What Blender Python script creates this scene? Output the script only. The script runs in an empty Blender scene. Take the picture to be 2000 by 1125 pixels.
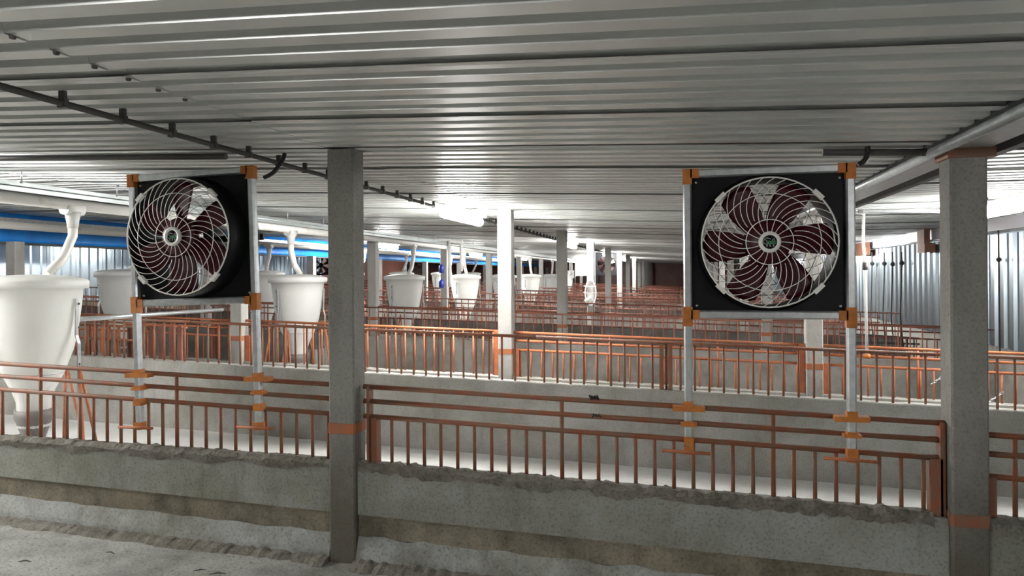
import bpy, math, random
from mathutils import Vector, Matrix

random.seed(7)
SC = bpy.context.scene
COL = SC.collection

# ------------------------------------------------------------------ camera
F = 1400.0
TH = math.radians(13.1)
HOR = 537.0
CAMZ = 1.52
ROLL = math.radians(0.4)
cs, sn = math.cos(TH), math.sin(TH)
FWD = Vector((-sn, cs, 0))
R0 = Vector((cs, sn, 0)); U0 = Vector((0, 0, 1))
CUP = U0 * math.cos(ROLL) + R0 * math.sin(ROLL)
CRT = R0 * math.cos(ROLL) - U0 * math.sin(ROLL)
cd = bpy.data.cameras.new('camera')
cam = bpy.data.objects.new('camera', cd)
COL.objects.link(cam)
cd.sensor_fit = 'HORIZONTAL'
cd.sensor_width = 36.0
cd.lens = 36.0 * F / 2000.0
cd.shift_y = -(562.5 - HOR) / 2000.0
cd.clip_start = 0.05
M = Matrix((CRT, CUP, -FWD)).transposed().to_4x4()
M.translation = Vector((0, 0, CAMZ))
cam.matrix_world = M
SC.camera = cam

# ------------------------------------------------------------------ world, exposure
w = bpy.data.worlds.new('night'); SC.world = w; w.use_nodes = True
w.node_tree.nodes['Background'].inputs[0].default_value = (0.85, 0.92, 1.0, 1)
w.node_tree.nodes['Background'].inputs[1].default_value = 0.05
SC.view_settings.view_transform = 'Standard'
SC.view_settings.look = 'None'
SC.view_settings.gamma = 1.0
SC.view_settings.use_curve_mapping = False
SC.view_settings.exposure = 3.1
TUBE_POWER = 30.0          # emission of the fluorescent tubes
AISLE_POWER = 15.0         # the tubes over the aisle where the photographer stands
SC.cycles.max_bounces = 7
SC.cycles.diffuse_bounces = 4
SC.cycles.glossy_bounces = 3
SC.cycles.use_adaptive_sampling = True
SC.cycles.adaptive_threshold = 0.02
SC.cycles.sample_clamp_indirect = 6.0


def ray(px, py):
    return FWD + CRT * ((px - 1000) / F) + CUP * ((HOR - py) / F)


def PY(px, py, Y):
    d = ray(px, py); t = Y / d.y
    return Vector((d.x * t, Y, CAMZ + d.z * t))


def PX(px, py, X):
    d = ray(px, py); t = X / d.x
    return Vector((X, d.y * t, CAMZ + d.z * t))


def sh(x):
    """cross fall of the barn: everything drops to the right"""
    return -0.03 * (x + 1.7)


# ------------------------------------------------------------------ materials
def nodes(name):
    m = bpy.data.materials.new(name); m.use_nodes = True
    nt = m.node_tree
    return m, nt, nt.nodes['Principled BSDF']


def mat(name, col, rough=0.6, metal=0.0, var=0.0, col2=None, scale=3.0, bump=0.0, bscale=40.0, detail=6.0,
        lo=0.4, hi=0.65, stretch=(1, 1, 1), emit=0.0, coat=0.0):
    m, nt, b = nodes(name)
    N, L = nt.nodes, nt.links
    b.inputs['Roughness'].default_value = rough
    b.inputs['Metallic'].default_value = metal
    b.inputs['Base Color'].default_value = (*col, 1)
    if coat:
        b.inputs['Coat Weight'].default_value = coat
    if emit:
        b.inputs['Emission Color'].default_value = (*col, 1)
        b.inputs['Emission Strength'].default_value = emit
    geo = N.new('ShaderNodeNewGeometry')
    mp = N.new('ShaderNodeMapping'); mp.inputs['Scale'].default_value = stretch
    L.new(geo.outputs['Position'], mp.inputs['Vector'])
    if col2 is not None:
        n = N.new('ShaderNodeTexNoise'); n.inputs['Scale'].default_value = scale
        n.inputs['Detail'].default_value = detail; n.inputs['Roughness'].default_value = 0.65
        L.new(mp.outputs[0], n.inputs['Vector'])
        r = N.new('ShaderNodeValToRGB')
        r.color_ramp.elements[0].position = lo; r.color_ramp.elements[0].color = (*col, 1)
        r.color_ramp.elements[1].position = hi; r.color_ramp.elements[1].color = (*col2, 1)
        L.new(n.outputs['Fac'], r.inputs['Fac'])
        L.new(r.outputs['Color'], b.inputs['Base Color'])
    if bump:
        n2 = N.new('ShaderNodeTexNoise'); n2.inputs['Scale'].default_value = bscale
        n2.inputs['Detail'].default_value = 5.0
        L.new(mp.outputs[0], n2.inputs['Vector'])
        bp = N.new('ShaderNodeBump'); bp.inputs['Strength'].default_value = bump
        bp.inputs['Distance'].default_value = 0.01
        L.new(n2.outputs['Fac'], bp.inputs['Height'])
        L.new(bp.outputs['Normal'], b.inputs['Normal'])
    return m


CONC = mat('concrete', (0.33, 0.325, 0.31), 0.9, col2=(0.22, 0.215, 0.19), scale=2.6, bump=0.35)
CONC_FRONT = mat('concrete_front', (0.32, 0.325, 0.305), 0.9, col2=(0.215, 0.215, 0.18), scale=1.7, bump=0.4)
CONC_BROWN = mat('concrete_stained', (0.27, 0.235, 0.18), 0.95, col2=(0.14, 0.125, 0.095), scale=4, bump=0.5)
CONC_LIP = mat('concrete_lip', (0.36, 0.37, 0.355), 0.9, col2=(0.22, 0.22, 0.20), scale=5, bump=0.5)
MORTAR = mat('mortar_dark', (0.22, 0.205, 0.175), 0.95, col2=(0.13, 0.12, 0.10), scale=14, bump=0.8, bscale=60)
MORTAR_LIGHT = mat('mortar_light', (0.30, 0.30, 0.285), 0.95, col2=(0.17, 0.165, 0.15), scale=6, bump=0.6, bscale=60)
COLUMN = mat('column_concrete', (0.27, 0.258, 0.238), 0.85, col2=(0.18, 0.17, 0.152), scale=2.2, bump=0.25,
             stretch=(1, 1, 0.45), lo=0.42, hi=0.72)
COLUMN_FAR = mat('column_concrete_lit', (0.44, 0.43, 0.41), 0.85, col2=(0.32, 0.31, 0.285), scale=2.2, bump=0.2,
                 stretch=(1, 1, 0.45), lo=0.45, hi=0.75)  # lamp light on the rear columns put into a paler concrete
WALL_PALE = mat('pen_wall_concrete', (0.40, 0.39, 0.365), 0.9, col2=(0.27, 0.26, 0.235), scale=1.8, bump=0.3)
FLOOR_AISLE = mat('aisle_floor', (0.40, 0.40, 0.38), 0.75, col2=(0.19, 0.19, 0.17), scale=2.4, bump=0.5, lo=0.45, hi=0.7)
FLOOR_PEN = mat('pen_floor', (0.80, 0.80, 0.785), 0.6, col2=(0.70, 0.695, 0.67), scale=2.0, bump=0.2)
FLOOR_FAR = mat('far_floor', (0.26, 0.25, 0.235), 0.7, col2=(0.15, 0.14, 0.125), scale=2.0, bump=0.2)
GALV = mat('galvanised_steel', (0.62, 0.64, 0.65), 0.34, 0.75, col2=(0.50, 0.52, 0.53), scale=30)
ROOF = mat('roof_sheet_metal', (0.66, 0.675, 0.66), 0.42, 0.66)
CLAD = mat('cladding_metal', (0.36, 0.42, 0.46), 0.24, 0.85, col2=(0.30, 0.36, 0.40), scale=1.5, stretch=(1, 1, 0.3))
DARKSTEEL = mat('dark_steel', (0.10, 0.095, 0.09), 0.6, 0.3)
RUST = mat('rusty_red_paint', (0.26, 0.080, 0.035), 0.65, col2=(0.18, 0.115, 0.075), scale=9, bump=0.3, bscale=120)
RUST_BRIGHT = mat('rusty_red_lit', (0.46, 0.145, 0.055), 0.6, col2=(0.33, 0.11, 0.05), scale=14)  # brighter copy of the rusty red, lamp light put into the colour
ORANGE = mat('orange_paint', (0.52, 0.17, 0.02), 0.55, col2=(0.38, 0.12, 0.02), scale=30)
BANDP = mat('band_paint', (0.40, 0.12, 0.04), 0.7, col2=(0.27, 0.12, 0.07), scale=18)
BLACKP = mat('black_plastic', (0.005, 0.005, 0.006), 0.45)
BLACKP.node_tree.nodes['Principled BSDF'].inputs['Specular IOR Level'].default_value = 0.2
WIREW = mat('white_coated_wire', (0.78, 0.76, 0.72), 0.4)
WIRED = mat('grey_wire', (0.30, 0.30, 0.29), 0.45)
MAROON = mat('maroon_plastic', (0.050, 0.003, 0.007), 0.35)
MAROON.node_tree.nodes['Principled BSDF'].inputs['Specular IOR Level'].default_value = 0.3
WHITEPL = mat('white_plastic', (0.86, 0.86, 0.84), 0.4, col2=(0.80, 0.80, 0.78), scale=3)
PVC = mat('white_pvc', (0.74, 0.73, 0.69), 0.35, col2=(0.46, 0.36, 0.24), scale=3.5, lo=0.58, hi=0.76)
BLUE = mat('blue_tarpaulin', (0.02, 0.30, 0.85), 0.30, col2=(0.012, 0.20, 0.68), scale=2.2, bump=0.4, bscale=3)
BRICK = mat('maroon_sheeting', (0.34, 0.15, 0.12), 0.35, col2=(0.22, 0.09, 0.07), scale=1.0, bump=0.6, bscale=2)
GUTTER = mat('weathered_gutter', (0.30, 0.33, 0.32), 0.4, 0.5, col2=(0.22, 0.24, 0.235), scale=2)
CABLE = mat('black_cable', (0.012, 0.012, 0.012), 0.5)
ROPE = mat('dark_rope', (0.03, 0.028, 0.026), 0.9)
WHITEROPE = mat('white_cord', (0.75, 0.75, 0.72), 0.7)
SHEETW = mat('pale_plastic_strip', (0.66, 0.64, 0.70), 0.35)
GREEN = mat('logo_green', (0.08, 0.30, 0.15), 0.5)
LOGOW = mat('logo_grey', (0.42, 0.46, 0.43), 0.5)
CUPGREY = mat('grey_cast_iron', (0.20, 0.185, 0.175), 0.6, 0.2)
BLUED = mat('blue_plastic', (0.02, 0.04, 0.30), 0.4)
DEBRIS = mat('dry_debris', (0.07, 0.065, 0.055), 0.9)


RUST_FAR = mat('rust_red_paint_far', (0.30, 0.105, 0.065), 0.65, col2=(0.17, 0.07, 0.05), scale=6)


def translucent(m, w_):
    nt = m.node_tree; N, L = nt.nodes, nt.links
    b = N['Principled BSDF']; out = N['Material Output']
    tr = N.new('ShaderNodeBsdfTranslucent'); tr.inputs['Color'].default_value = (0.9, 0.9, 0.87, 1)
    mx = N.new('ShaderNodeMixShader'); mx.inputs[0].default_value = w_
    L.new(b.outputs[0], mx.inputs[1]); L.new(tr.outputs[0], mx.inputs[2]); L.new(mx.outputs[0], out.inputs['Surface'])


def grime(m, col, z0, z1):
    """dirt splashed up from the floor, with its own ragged outline"""
    nt = m.node_tree; N, L = nt.nodes, nt.links
    b = N['Principled BSDF']; src = b.inputs['Base Color'].links[0].from_socket
    geo = N.new('ShaderNodeNewGeometry'); sep = N.new('ShaderNodeSeparateXYZ'); L.new(geo.outputs['Position'], sep.inputs[0])
    n = N.new('ShaderNodeTexNoise'); n.inputs['Scale'].default_value = 5.0; n.inputs['Detail'].default_value = 8
    L.new(geo.outputs['Position'], n.inputs['Vector'])
    ma = N.new('ShaderNodeMath'); ma.operation = 'MULTIPLY_ADD'; ma.inputs[1].default_value = -0.8
    L.new(n.outputs['Fac'], ma.inputs[0]); L.new(sep.outputs['Z'], ma.inputs[2])
    mr = N.new('ShaderNodeMapRange'); mr.inputs['From Min'].default_value = z1 - 0.4; mr.inputs['From Max'].default_value = z0 - 0.4
    mr.inputs['To Min'].default_value = 0.0; mr.inputs['To Max'].default_value = 0.85
    L.new(ma.outputs[0], mr.inputs['Value'])
    mx = N.new('ShaderNodeMix'); mx.data_type = 'RGBA'
    L.new(mr.outputs[0], mx.inputs[0]); L.new(src, mx.inputs[6]); mx.inputs[7].default_value = (*col, 1)
    L.new(mx.outputs[2], b.inputs['Base Color'])


translucent(WHITEPL, 0.35)
grime(COLUMN, (0.10, 0.088, 0.068), 0.25, 0.95)
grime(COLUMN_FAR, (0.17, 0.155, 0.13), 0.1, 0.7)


def weather(m, blotch=0.6, speck=0.35, seed=0.0, tint=(0.80, 0.78, 0.66)):
    """worn concrete: large greenish-brown blotches, drips and fine pitting"""
    nt = m.node_tree; N, L = nt.nodes, nt.links
    b = N['Principled BSDF']; src = b.inputs['Base Color'].links[0].from_socket
    geo = N.new('ShaderNodeNewGeometry')
    def layer(src, scale, stretch, lo, hi, col, fac, detail):
        mp = N.new('ShaderNodeMapping'); mp.inputs['Scale'].default_value = stretch; mp.inputs['Location'].default_value = (seed, seed * 2, 0)
        L.new(geo.outputs['Position'], mp.inputs['Vector'])
        n = N.new('ShaderNodeTexNoise'); n.inputs['Scale'].default_value = scale; n.inputs['Detail'].default_value = detail
        n.inputs['Roughness'].default_value = 0.7
        L.new(mp.outputs[0], n.inputs['Vector'])
        mr = N.new('ShaderNodeMapRange'); mr.inputs['From Min'].default_value = lo; mr.inputs['From Max'].default_value = hi
        mr.inputs['To Min'].default_value = 0.0; mr.inputs['To Max'].default_value = fac
        L.new(n.outputs['Fac'], mr.inputs['Value'])
        mx = N.new('ShaderNodeMix'); mx.data_type = 'RGBA'; mx.blend_type = 'MULTIPLY'
        L.new(mr.outputs[0], mx.inputs[0]); L.new(src, mx.inputs[6]); mx.inputs[7].default_value = (*col, 1)
        return mx.outputs[2]
    src = layer(src, 1.1, (1, 1, 1.4), 0.48, 0.68, tint, blotch, 9)
    src = layer(src, 5.0, (1.6, 1.6, 0.35), 0.52, 0.75, (0.55, 0.53, 0.48), blotch * 0.8, 6)
    src = layer(src, 70.0, (1, 1, 1), 0.50, 0.72, (0.35, 0.34, 0.31), speck, 3)
    L.new(src, b.inputs['Base Color'])


weather(CONC_FRONT, 0.9, 0.7); weather(CONC_BROWN, 0.9, 0.8, 3.0); weather(CONC_LIP, 0.7, 0.7, 5.0)
weather(WALL_PALE, 0.6, 0.5, 1.0); weather(COLUMN, 0.7, 0.6, 2.0); weather(FLOOR_AISLE, 0.7, 0.9, 4.0)
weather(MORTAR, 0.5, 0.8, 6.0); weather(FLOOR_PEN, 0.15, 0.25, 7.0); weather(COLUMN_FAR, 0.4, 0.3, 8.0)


def emitter(name, power, tint=(1.0, 0.985, 0.96)):
    m, nt, b = nodes(name)
    b.inputs['Base Color'].default_value = (0.9, 0.9, 0.9, 1)
    b.inputs['Emission Color'].default_value = (*tint, 1)
    b.inputs['Emission Strength'].default_value = power
    return m


TUBE_SIDE = emitter('lit_tube_side', TUBE_POWER * 0.65)
TUBE_FILL = emitter('lit_tube_fill', TUBE_POWER * 0.25)
TUBE_LEFT = emitter('lit_tube_left', TUBE_POWER * 1.25)
TUBE = emitter('lit_tube', TUBE_POWER * 1.15)
TUBE_AISLE = emitter('lit_tube_aisle', AISLE_POWER)
GLOW = emitter('glow_sheet', 5.0)


# ------------------------------------------------------------------ mesh builder
class MB:
    def __init__(self):
        self.v = []; self.f = []; self.s = []

    def face(self, idx, smooth=False):
        self.f.append(tuple(idx)); self.s.append(smooth)

    def hexa(self, p):
        b = len(self.v); self.v += [tuple(q) for q in p]
        for q in ((0, 3, 2, 1), (4, 5, 6, 7), (0, 1, 5, 4), (1, 2, 6, 5), (2, 3, 7, 6), (3, 0, 4, 7)):
            self.face([b + i for i in q])
        return self

    def box(self, x0, x1, y0, y1, z0, z1):
        return self.hexa([(x0, y0, z0), (x1, y0, z0), (x1, y1, z0), (x0, y1, z0),
                          (x0, y0, z1), (x1, y0, z1), (x1, y1, z1), (x0, y1, z1)])

    def sbox(self, x0, x1, y0, y1, z0, z1, bot=True):
        """box whose top (and bottom) follow the cross fall"""
        a, b_ = sh(x0), sh(x1)
        ba, bb = (a, b_) if bot else (0, 0)
        return self.hexa([(x0, y0, z0 + ba), (x1, y0, z0 + bb), (x1, y1, z0 + bb), (x0, y1, z0 + ba),
                          (x0, y0, z1 + a), (x1, y0, z1 + b_), (x1, y1, z1 + b_), (x0, y1, z1 + a)])

    def bbox(self, x0, x1, y0, y1, z0, z1, c=0.006):
        """vertical bar with chamfered long edges"""
        ring = [(x0 + c, y0), (x1 - c, y0), (x1, y0 + c), (x1, y1 - c), (x1 - c, y1), (x0 + c, y1), (x0, y1 - c), (x0, y0 + c)]
        b = len(self.v)
        self.v += [(x, y, z0) for x, y in ring] + [(x, y, z1) for x, y in ring]
        for i in range(8):
            j = (i + 1) % 8
            self.face([b + i, b + j, b + 8 + j, b + 8 + i])
        self.face([b + i for i in reversed(range(8))]); self.face([b + 8 + i for i in range(8)])
        return self

    def tube(self, pts, r, n=8, caps=True, smooth=True, closed=False):
        pts = [Vector(p) for p in pts]; b = len(self.v); m = len(pts)
        rr = r if isinstance(r, (list, tuple)) else [r] * m
        prev = None
        for i, p in enumerate(pts):
            if closed:
                t = pts[(i + 1) % m] - pts[i - 1]
            else:
                t = pts[min(i + 1, m - 1)] - pts[max(i - 1, 0)]
            t.normalize()
            if prev is None:
                a = Vector((0, 0, 1)) if abs(t.z) < 0.9 else Vector((1, 0, 0))
                u = t.cross(a).normalized()
            else:
                u = (prev - t * prev.dot(t)).normalized()
            prev = u; q = t.cross(u)
            for k in range(n):
                an = 2 * math.pi * k / n
                self.v.append(tuple(p + (u * math.cos(an) + q * math.sin(an)) * rr[i]))
        for i in range(m if closed else m - 1):
            i2 = (i + 1) % m
            for k in range(n):
                k2 = (k + 1) % n
                self.face([b + i * n + k, b + i * n + k2, b + i2 * n + k2, b + i2 * n + k], smooth)
        if caps and not closed:
            self.face([b + k for k in reversed(range(n))]); self.face([b + (m - 1) * n + k for k in range(n)])
        return self

    def lathe(self, prof, n=32, axis='z', off=(0, 0, 0), smooth=True, closed=False):
        b = len(self.v); m = len(prof)
        for r, z in prof:
            for k in range(n):
                a = 2 * math.pi * k / n
                c, s = r * math.cos(a), r * math.sin(a)
                p = (c, s, z) if axis == 'z' else (c, z, s)
                self.v.append((p[0] + off[0], p[1] + off[1], p[2] + off[2]))
        for i in range(m if closed else m - 1):
            i2 = (i + 1) % m
            for k in range(n):
                k2 = (k + 1) % n
                q = [b + i * n + k, b + i * n + k2, b + i2 * n + k2, b + i2 * n + k]
                self.face(q if axis == 'z' else q[::-1], smooth)
        return self

    def strip_extrude(self, prof, x0, x1, nx, fn=None):
        """profile (y,z) extruded along X; fn(x,i,y,z)->(y,z) jitters"""
        b = len(self.v); m = len(prof)
        for j in range(nx + 1):
            x = x0 + (x1 - x0) * j / nx
            for i, (y, z) in enumerate(prof):
                yy, zz = fn(x, i, y, z) if fn else (y, z)
                self.v.append((x, yy, zz + sh(x)))
        for j in range(nx):
            for i in range(m):
                i2 = (i + 1) % m
                self.face([b + j * m + i, b + (j + 1) * m + i, b + (j + 1) * m + i2, b + j * m + i2])
        self.face([b + i for i in range(m)]); self.face([b + nx * m + i for i in reversed(range(m))])
        return self

    def mesh(self, name, material):
        me = bpy.data.meshes.new(name)
        me.from_pydata(self.v, [], self.f)
        me.polygons.foreach_set('use_smooth', self.s)
        me.materials.append(material); me.update()
        return me

    def build(self, name, material, parent=None, loc=None):
        return put(name, self.mesh(name, material), parent, loc)


def put(name, me, parent=None, loc=None, rot=None):
    o = bpy.data.objects.new(name, me); COL.objects.link(o)
    if parent: o.parent = parent
    if loc is not None: o.location = loc
    if rot is not None: o.rotation_euler = rot
    return o


def thing(name, label, cat, loc=(0, 0, 0), group=None, rot=None):
    o = bpy.data.objects.new(name, None); COL.objects.link(o)
    o.empty_display_size = 0.1
    o.location = loc
    if rot: o.rotation_euler = rot
    return tag(o, label, cat, group)


def tag(o, label, cat, group=None):
    o['label'] = label; o['category'] = cat
    if group: o['group'] = group
    return o


def structure(o):
    o['kind'] = 'structure'
    return o


def stuff(o):
    o['kind'] = 'stuff'
    return o


# ------------------------------------------------------------------ layout
S = 3.68                                     # bay depth along the barn
YB = [3.5 + S * n for n in range(12)]        # column lines
YA = [6.0 + S * n for n in range(11)]        # middle walls
NROW = 11
COLX = [-8.0, -4.88, -1.75, 1.236]
XL, XR = -13.0, 3.7
YEND = 45.0
BAYS = [(-12.95, -8.08), (-7.92, -4.96), (-4.80, -1.825), (-1.675, 1.16), (1.312, 3.66)]
BAYNAME = ['the far-left bay beside the left wall', 'the bay between the two feeder rows',
           'the bay left of the central columns', 'the central bay', 'the right bay beside the metal wall']
ORD = ['front', 'second', 'third', 'fourth', 'fifth', 'sixth', 'seventh', 'eighth', 'ninth', 'tenth', 'eleventh', 'twelfth']


def cz(x):
    """underside of the roof"""
    if x < -4.88: return 2.315 - 0.004 * (x + 4.88)
    if x < 1.38: return 2.19 - 0.038 * (x + 1.75)
    return 2.15


# ------------------------------------------------------------------ floors and walls
def slab(name, x0, x1, y0, y1, zt, m, th=0.2, nx=40, ny=12, amp=0.0):
    b = MB()
    for j in range(ny + 1):
        for i in range(nx + 1):
            x = x0 + (x1 - x0) * i / nx; y = y0 + (y1 - y0) * j / ny
            b.v.append((x, y, zt + sh(x) + random.uniform(-amp, amp)))
    for j in range(ny):
        for i in range(nx):
            a = j * (nx + 1) + i
            b.face([a, a + 1, a + nx + 2, a + nx + 1], True)
    k = len(b.v)
    b.v += [(x0, y0, zt + sh(x0) - th), (x1, y0, zt + sh(x1) - th), (x1, y1, zt + sh(x1) - th), (x0, y1, zt + sh(x0) - th)]
    b.face([k + 3, k + 2, k + 1, k])
    return structure(b.build(name, m))


slab('floor_front', XL, XR, -6.0, 3.56, 0.0, FLOOR_AISLE, nx=120, ny=70, amp=0.006)
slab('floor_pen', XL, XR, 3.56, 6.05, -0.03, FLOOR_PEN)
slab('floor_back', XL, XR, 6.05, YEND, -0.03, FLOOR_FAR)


def clad_wall(name, X, y0, y1, zb, zt, face, m, dw, pitch=0.25, sheets=0.75):
    """trapezoidal metal sheeting on a concrete dwarf wall, standing along Y; face=+1 looks to +X"""
    root = structure(MB().box(X - (0.2 if face > 0 else -0.0), X + (0.0 if face > 0 else 0.2), y0, y1, -0.35, zb).build(name, dw))
    y = y0
    cache = {}
    d = 0.03 * face
    n = max(1, round(sheets / pitch))
    b = MB()
    prof = []
    for k in range(n):
        o = k * pitch
        prof += [(0.0 + o, 0), (pitch * 0.40 + o, 0), (pitch * 0.50 + o, d), (pitch * 0.90 + o, d)]
    prof.append((n * pitch + 0.02, 0))
    for yy, dd in prof:
        b.v += [(dd, yy, 0.0), (dd, yy, zt - zb), (dd - 0.004 * face, yy, 0.0), (dd - 0.004 * face, yy, zt - zb)]
    for i in range(len(prof) - 1):
        a, c = 4 * i, 4 * i + 4
        b.face([a, c, c + 1, a + 1] if face > 0 else [a, a + 1, c + 1, c])
        b.face([a + 2, a + 3, c + 3, c + 2] if face > 0 else [a + 2, c + 2, c + 3, a + 3])
        b.face([a, a + 2, c + 2, c]); b.face([a + 1, c + 1, c + 3, a + 3])
    me = b.mesh('metal_sheet', m)
    W = n * pitch
    k = 0
    while y < y1 - 0.05:
        put('metal_sheet', me, root, (X + 0.008 * face + 0.002 * (k % 2) * face, y, zb - 0.03))
        y += W; k += 1
    return root


right_dw = WALL_PALE
wr = clad_wall('wall_right', XR, -6.0, YEND, 0.66, 1.99, -1, CLAD, right_dw)
MB().box(XR - 0.035, XR + 0.1, 1.0, YEND, 2.00, 2.16).build('plastic_strip', SHEETW, wr)
MB().tube([(XR - 0.06, 1.0, 1.985), (XR - 0.06, YEND, 1.985)], 0.016, 8).build('curtain_rod', GALV, wr)
wl = clad_wall('wall_left', XL, 2.0, 24.5, 1.03, 2.30, 1, CLAD, CONC_BROWN)
wl2 = structure(MB().box(XL - 0.2, XL, 24.5, YEND, -0.1, 2.6).build('wall_left', BRICK))
we = structure(MB().box(XL - 0.2, XR + 0.2, YEND, YEND + 0.2, -0.3, 2.6).build('wall_back', BRICK))
wf = structure(MB().box(XL - 0.2, XR + 0.2, -6.2, -6.0, -0.3, 2.6).build('wall_behind', CONC))
structure(MB().box(XL - 0.2, XL, -6.2, 2.0, -0.3, 2.6).build('wall_left', CONC))


# roof: every sheet an object, ribs run across the barn (along X)
PITCH, RIBS = 0.146, 5
SHEET = PITCH * RIBS


def sheet_mesh(x0, x1, ribs=RIBS, lap=True, th=0.003):
    b = MB()
    prof = []
    for k in range(ribs):
        o = k * PITCH
        prof += [(o, 0.0), (o + PITCH * 0.50, 0.0), (o + PITCH * 0.58, 0.058), (o + PITCH * 0.90, 0.058)]
    prof.append((ribs * PITCH + (0.03 if lap else 0), 0.0))
    xs = [x0, x1]
    for y, z in prof:
        for x in xs:
            b.v.append((x, y, z + cz(x if x < 1.38 or x0 > 1 else 1.379)))
        for x in xs:
            b.v.append((x, y, z + th + cz(x if x < 1.38 or x0 > 1 else 1.379)))
    for i in range(len(prof) - 1):
        a, c = 4 * i, 4 * i + 4
        b.face([a, c, c + 1, a + 1])
        b.face([a + 2, a + 3, c + 3, c + 2])
        b.face([a, a + 2, c + 2, c]); b.face([a + 1, c + 1, c + 3, a + 3])
    return b


ceil = structure(MB().box(XL, XR, -6.0, YEND, 2.60, 2.66).build('ceiling', DARKSTEEL))
spans = [(-13.0, -8.9), (-9.0, -4.88), (-4.88, -1.80), (-1.90, 1.10), (1.40, 3.72)]
Y0S = 2.77 - SHEET * 12
NEAR = 38
for si, (x0, x1) in enumerate(spans):
    b = sheet_mesh(x0, x1)
    me = b.mesh('roof_sheet', ROOF)
    y = Y0S; k = 0
    n_here = NEAR if si >= 2 else 34
    for k in range(n_here):
        put('roof_sheet', me, ceil, (0, Y0S + k * SHEET, (0.006 if Y0S + k * SHEET > 2.5 else 0.001) * (k % 2) + (0.004 if si in (1, 3) else 0)))
    yy = Y0S + n_here * SHEET
    far = sheet_mesh(x0, x1, ribs=int((YEND - yy) / PITCH), lap=False)
    stuff(far.build('roof_sheeting', ROOF, ceil, (0, yy, 0)))


# ------------------------------------------------------------------ lamps
def lamp(x, y, z, label, power_mat, L=1.22, fixture=True):
    t = thing('fluorescent_lamp', label, 'lamp', (x, y, z), 'fluorescent lamps under the roof')
    MB().box(-0.075, 0.075, -L / 2 - 0.03, L / 2 + 0.03, 0.047, 0.075).build('housing', WHITEPL, t)
    MB().tube([(0, -L / 2, 0.0), (0, L / 2, 0.0)], 0.046, 14).build('tube', power_mat, t)
    for s in (-1, 1):
        MB().box(-0.03, 0.03, s * L / 2 - 0.02, s * L / 2 + 0.02, -0.01, 0.06).build('end_cap', WHITEPL, t)
    MB().tube([(0, 0, 0.08), (0, 0, cz(x) - z + 0.01)], 0.006, 6).build('hanger', DARKSTEEL, t)
    return t


for k in range(4):
    y = 6.95 + 7.36 * k
    lamp(-2.12, y, 2.10, ['long glowing lamp on the conduit left of the second central column',
                          'round-looking glowing lamp seen end-on beside the third central column',
                          'small glowing lamp above the far fan, before the fifth central column',
                          'tiny far glowing lamp beyond the fifth central column'][k], TUBE)
for k in range(3):
    y = 6.95 + 7.36 * k
    lamp(2.60, y, 2.03, ['glowing lamp cut by the right picture edge beside the right column',
                         'glowing lamp in the right bay seen through the right fan',
                         'farthest glowing lamp in the right bay'][k], TUBE_SIDE)
for k, y in enumerate((2.9, 15.3, 22.7, 30.1)):
    lamp(-6.2 if k == 0 else -6.5, y, 2.15 if k == 0 else 2.19, ['glowing lamp above the pens beyond the left picture edge',
                         'glowing lamp before the blue tarpaulin right of the front column',
                         'glowing lamp above the fourth feeder of the near row',
                         'farthest glowing lamp above the feeder bay'][k], TUBE_LEFT if k == 0 else TUBE)
for k, y in enumerate((8.6, 16.0, 23.4, 31.0)):  # added unseen lamps that brighten the left wall
    lamp(-10.4, y, 2.22, ['added unseen lamp behind the blue tarpaulin at far left',
                          'added unseen lamp behind the blue tarpaulin behind the left fan',
                          'added unseen lamp lighting the start of the maroon wall', 'added unseen lamp lighting the far maroon wall'][k], TUBE_FILL)
lamp(-2.18, -0.6, 2.10, 'aisle lamp above and behind the photographer on the left', TUBE_AISLE)
lamp(2.60, -1.2, 2.03, 'aisle lamp above and behind the photographer on the right', TUBE_AISLE)


# ------------------------------------------------------------------ columns
def column(X, Y, label, m, band_z, band_m=BANDP, h=0.074, d=0.14, h0=-0.15, top=None, n_cap=False):
    zf = 0.0
    t = thing('concrete_column', label, 'column', (X, Y, 0), 'columns of the barn')
    zt = (cz(X) if top is None else top) + 0.004
    MB().bbox(-h, h, 0, d, h0, zt, 0.008).build('shaft', m, t)
    b = MB(); e = 0.004
    b.bbox(-h - e, h + e, -e, d + e, band_z - 0.027, band_z + 0.027, 0.010)
    b.build('paint_band', band_m, t)
    if n_cap:
        MB().box(-h - 0.012, h + 0.03, -0.012, d + 0.012, zt - 0.045, zt).build('cap_plate', RUST, t)
    return t


names_x = {-8.0: 'under the blue tarpaulin', -4.88: 'in the near feeder row', -1.75: 'in the central row', 1.236: 'in the right row'}
for n in range(12):
    for X in COLX:
        if n == 0 and X < -4: continue
        Y = YB[n]
        if n == 0:
            bz = 0.71 if X < 0 else 0.43
        else:
            bz = 0.73 + sh(X)
        if n == 0:
            lab = ('large concrete column left of centre with faded orange band' if X < 0 else
                   'large concrete column at right with dark orange band near its foot')
        else:
            lab = 'concrete column with orange band, %s from the front %s' % (ORD[n], names_x[X])
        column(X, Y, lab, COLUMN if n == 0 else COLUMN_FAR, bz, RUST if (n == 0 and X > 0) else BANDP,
               top=1.97 if X == -8.0 else (2.24 if X == -4.88 else (2.06 if X > 1 else None)), n_cap=(n == 0 and X > 1))

# ------------------------------------------------------------------ front pen wall (three stepped courses, ragged mortar)
def rag(seed):
    rnd = random.Random(seed)
    ph = [(rnd.uniform(3, 30), rnd.uniform(0, 6.28), rnd.uniform(0.2, 1)) for _ in range(9)]
    def f(x):
        return sum(a * math.sin(w_ * x + p) for w_, p, a in ph) / 4.0
    return f


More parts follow.
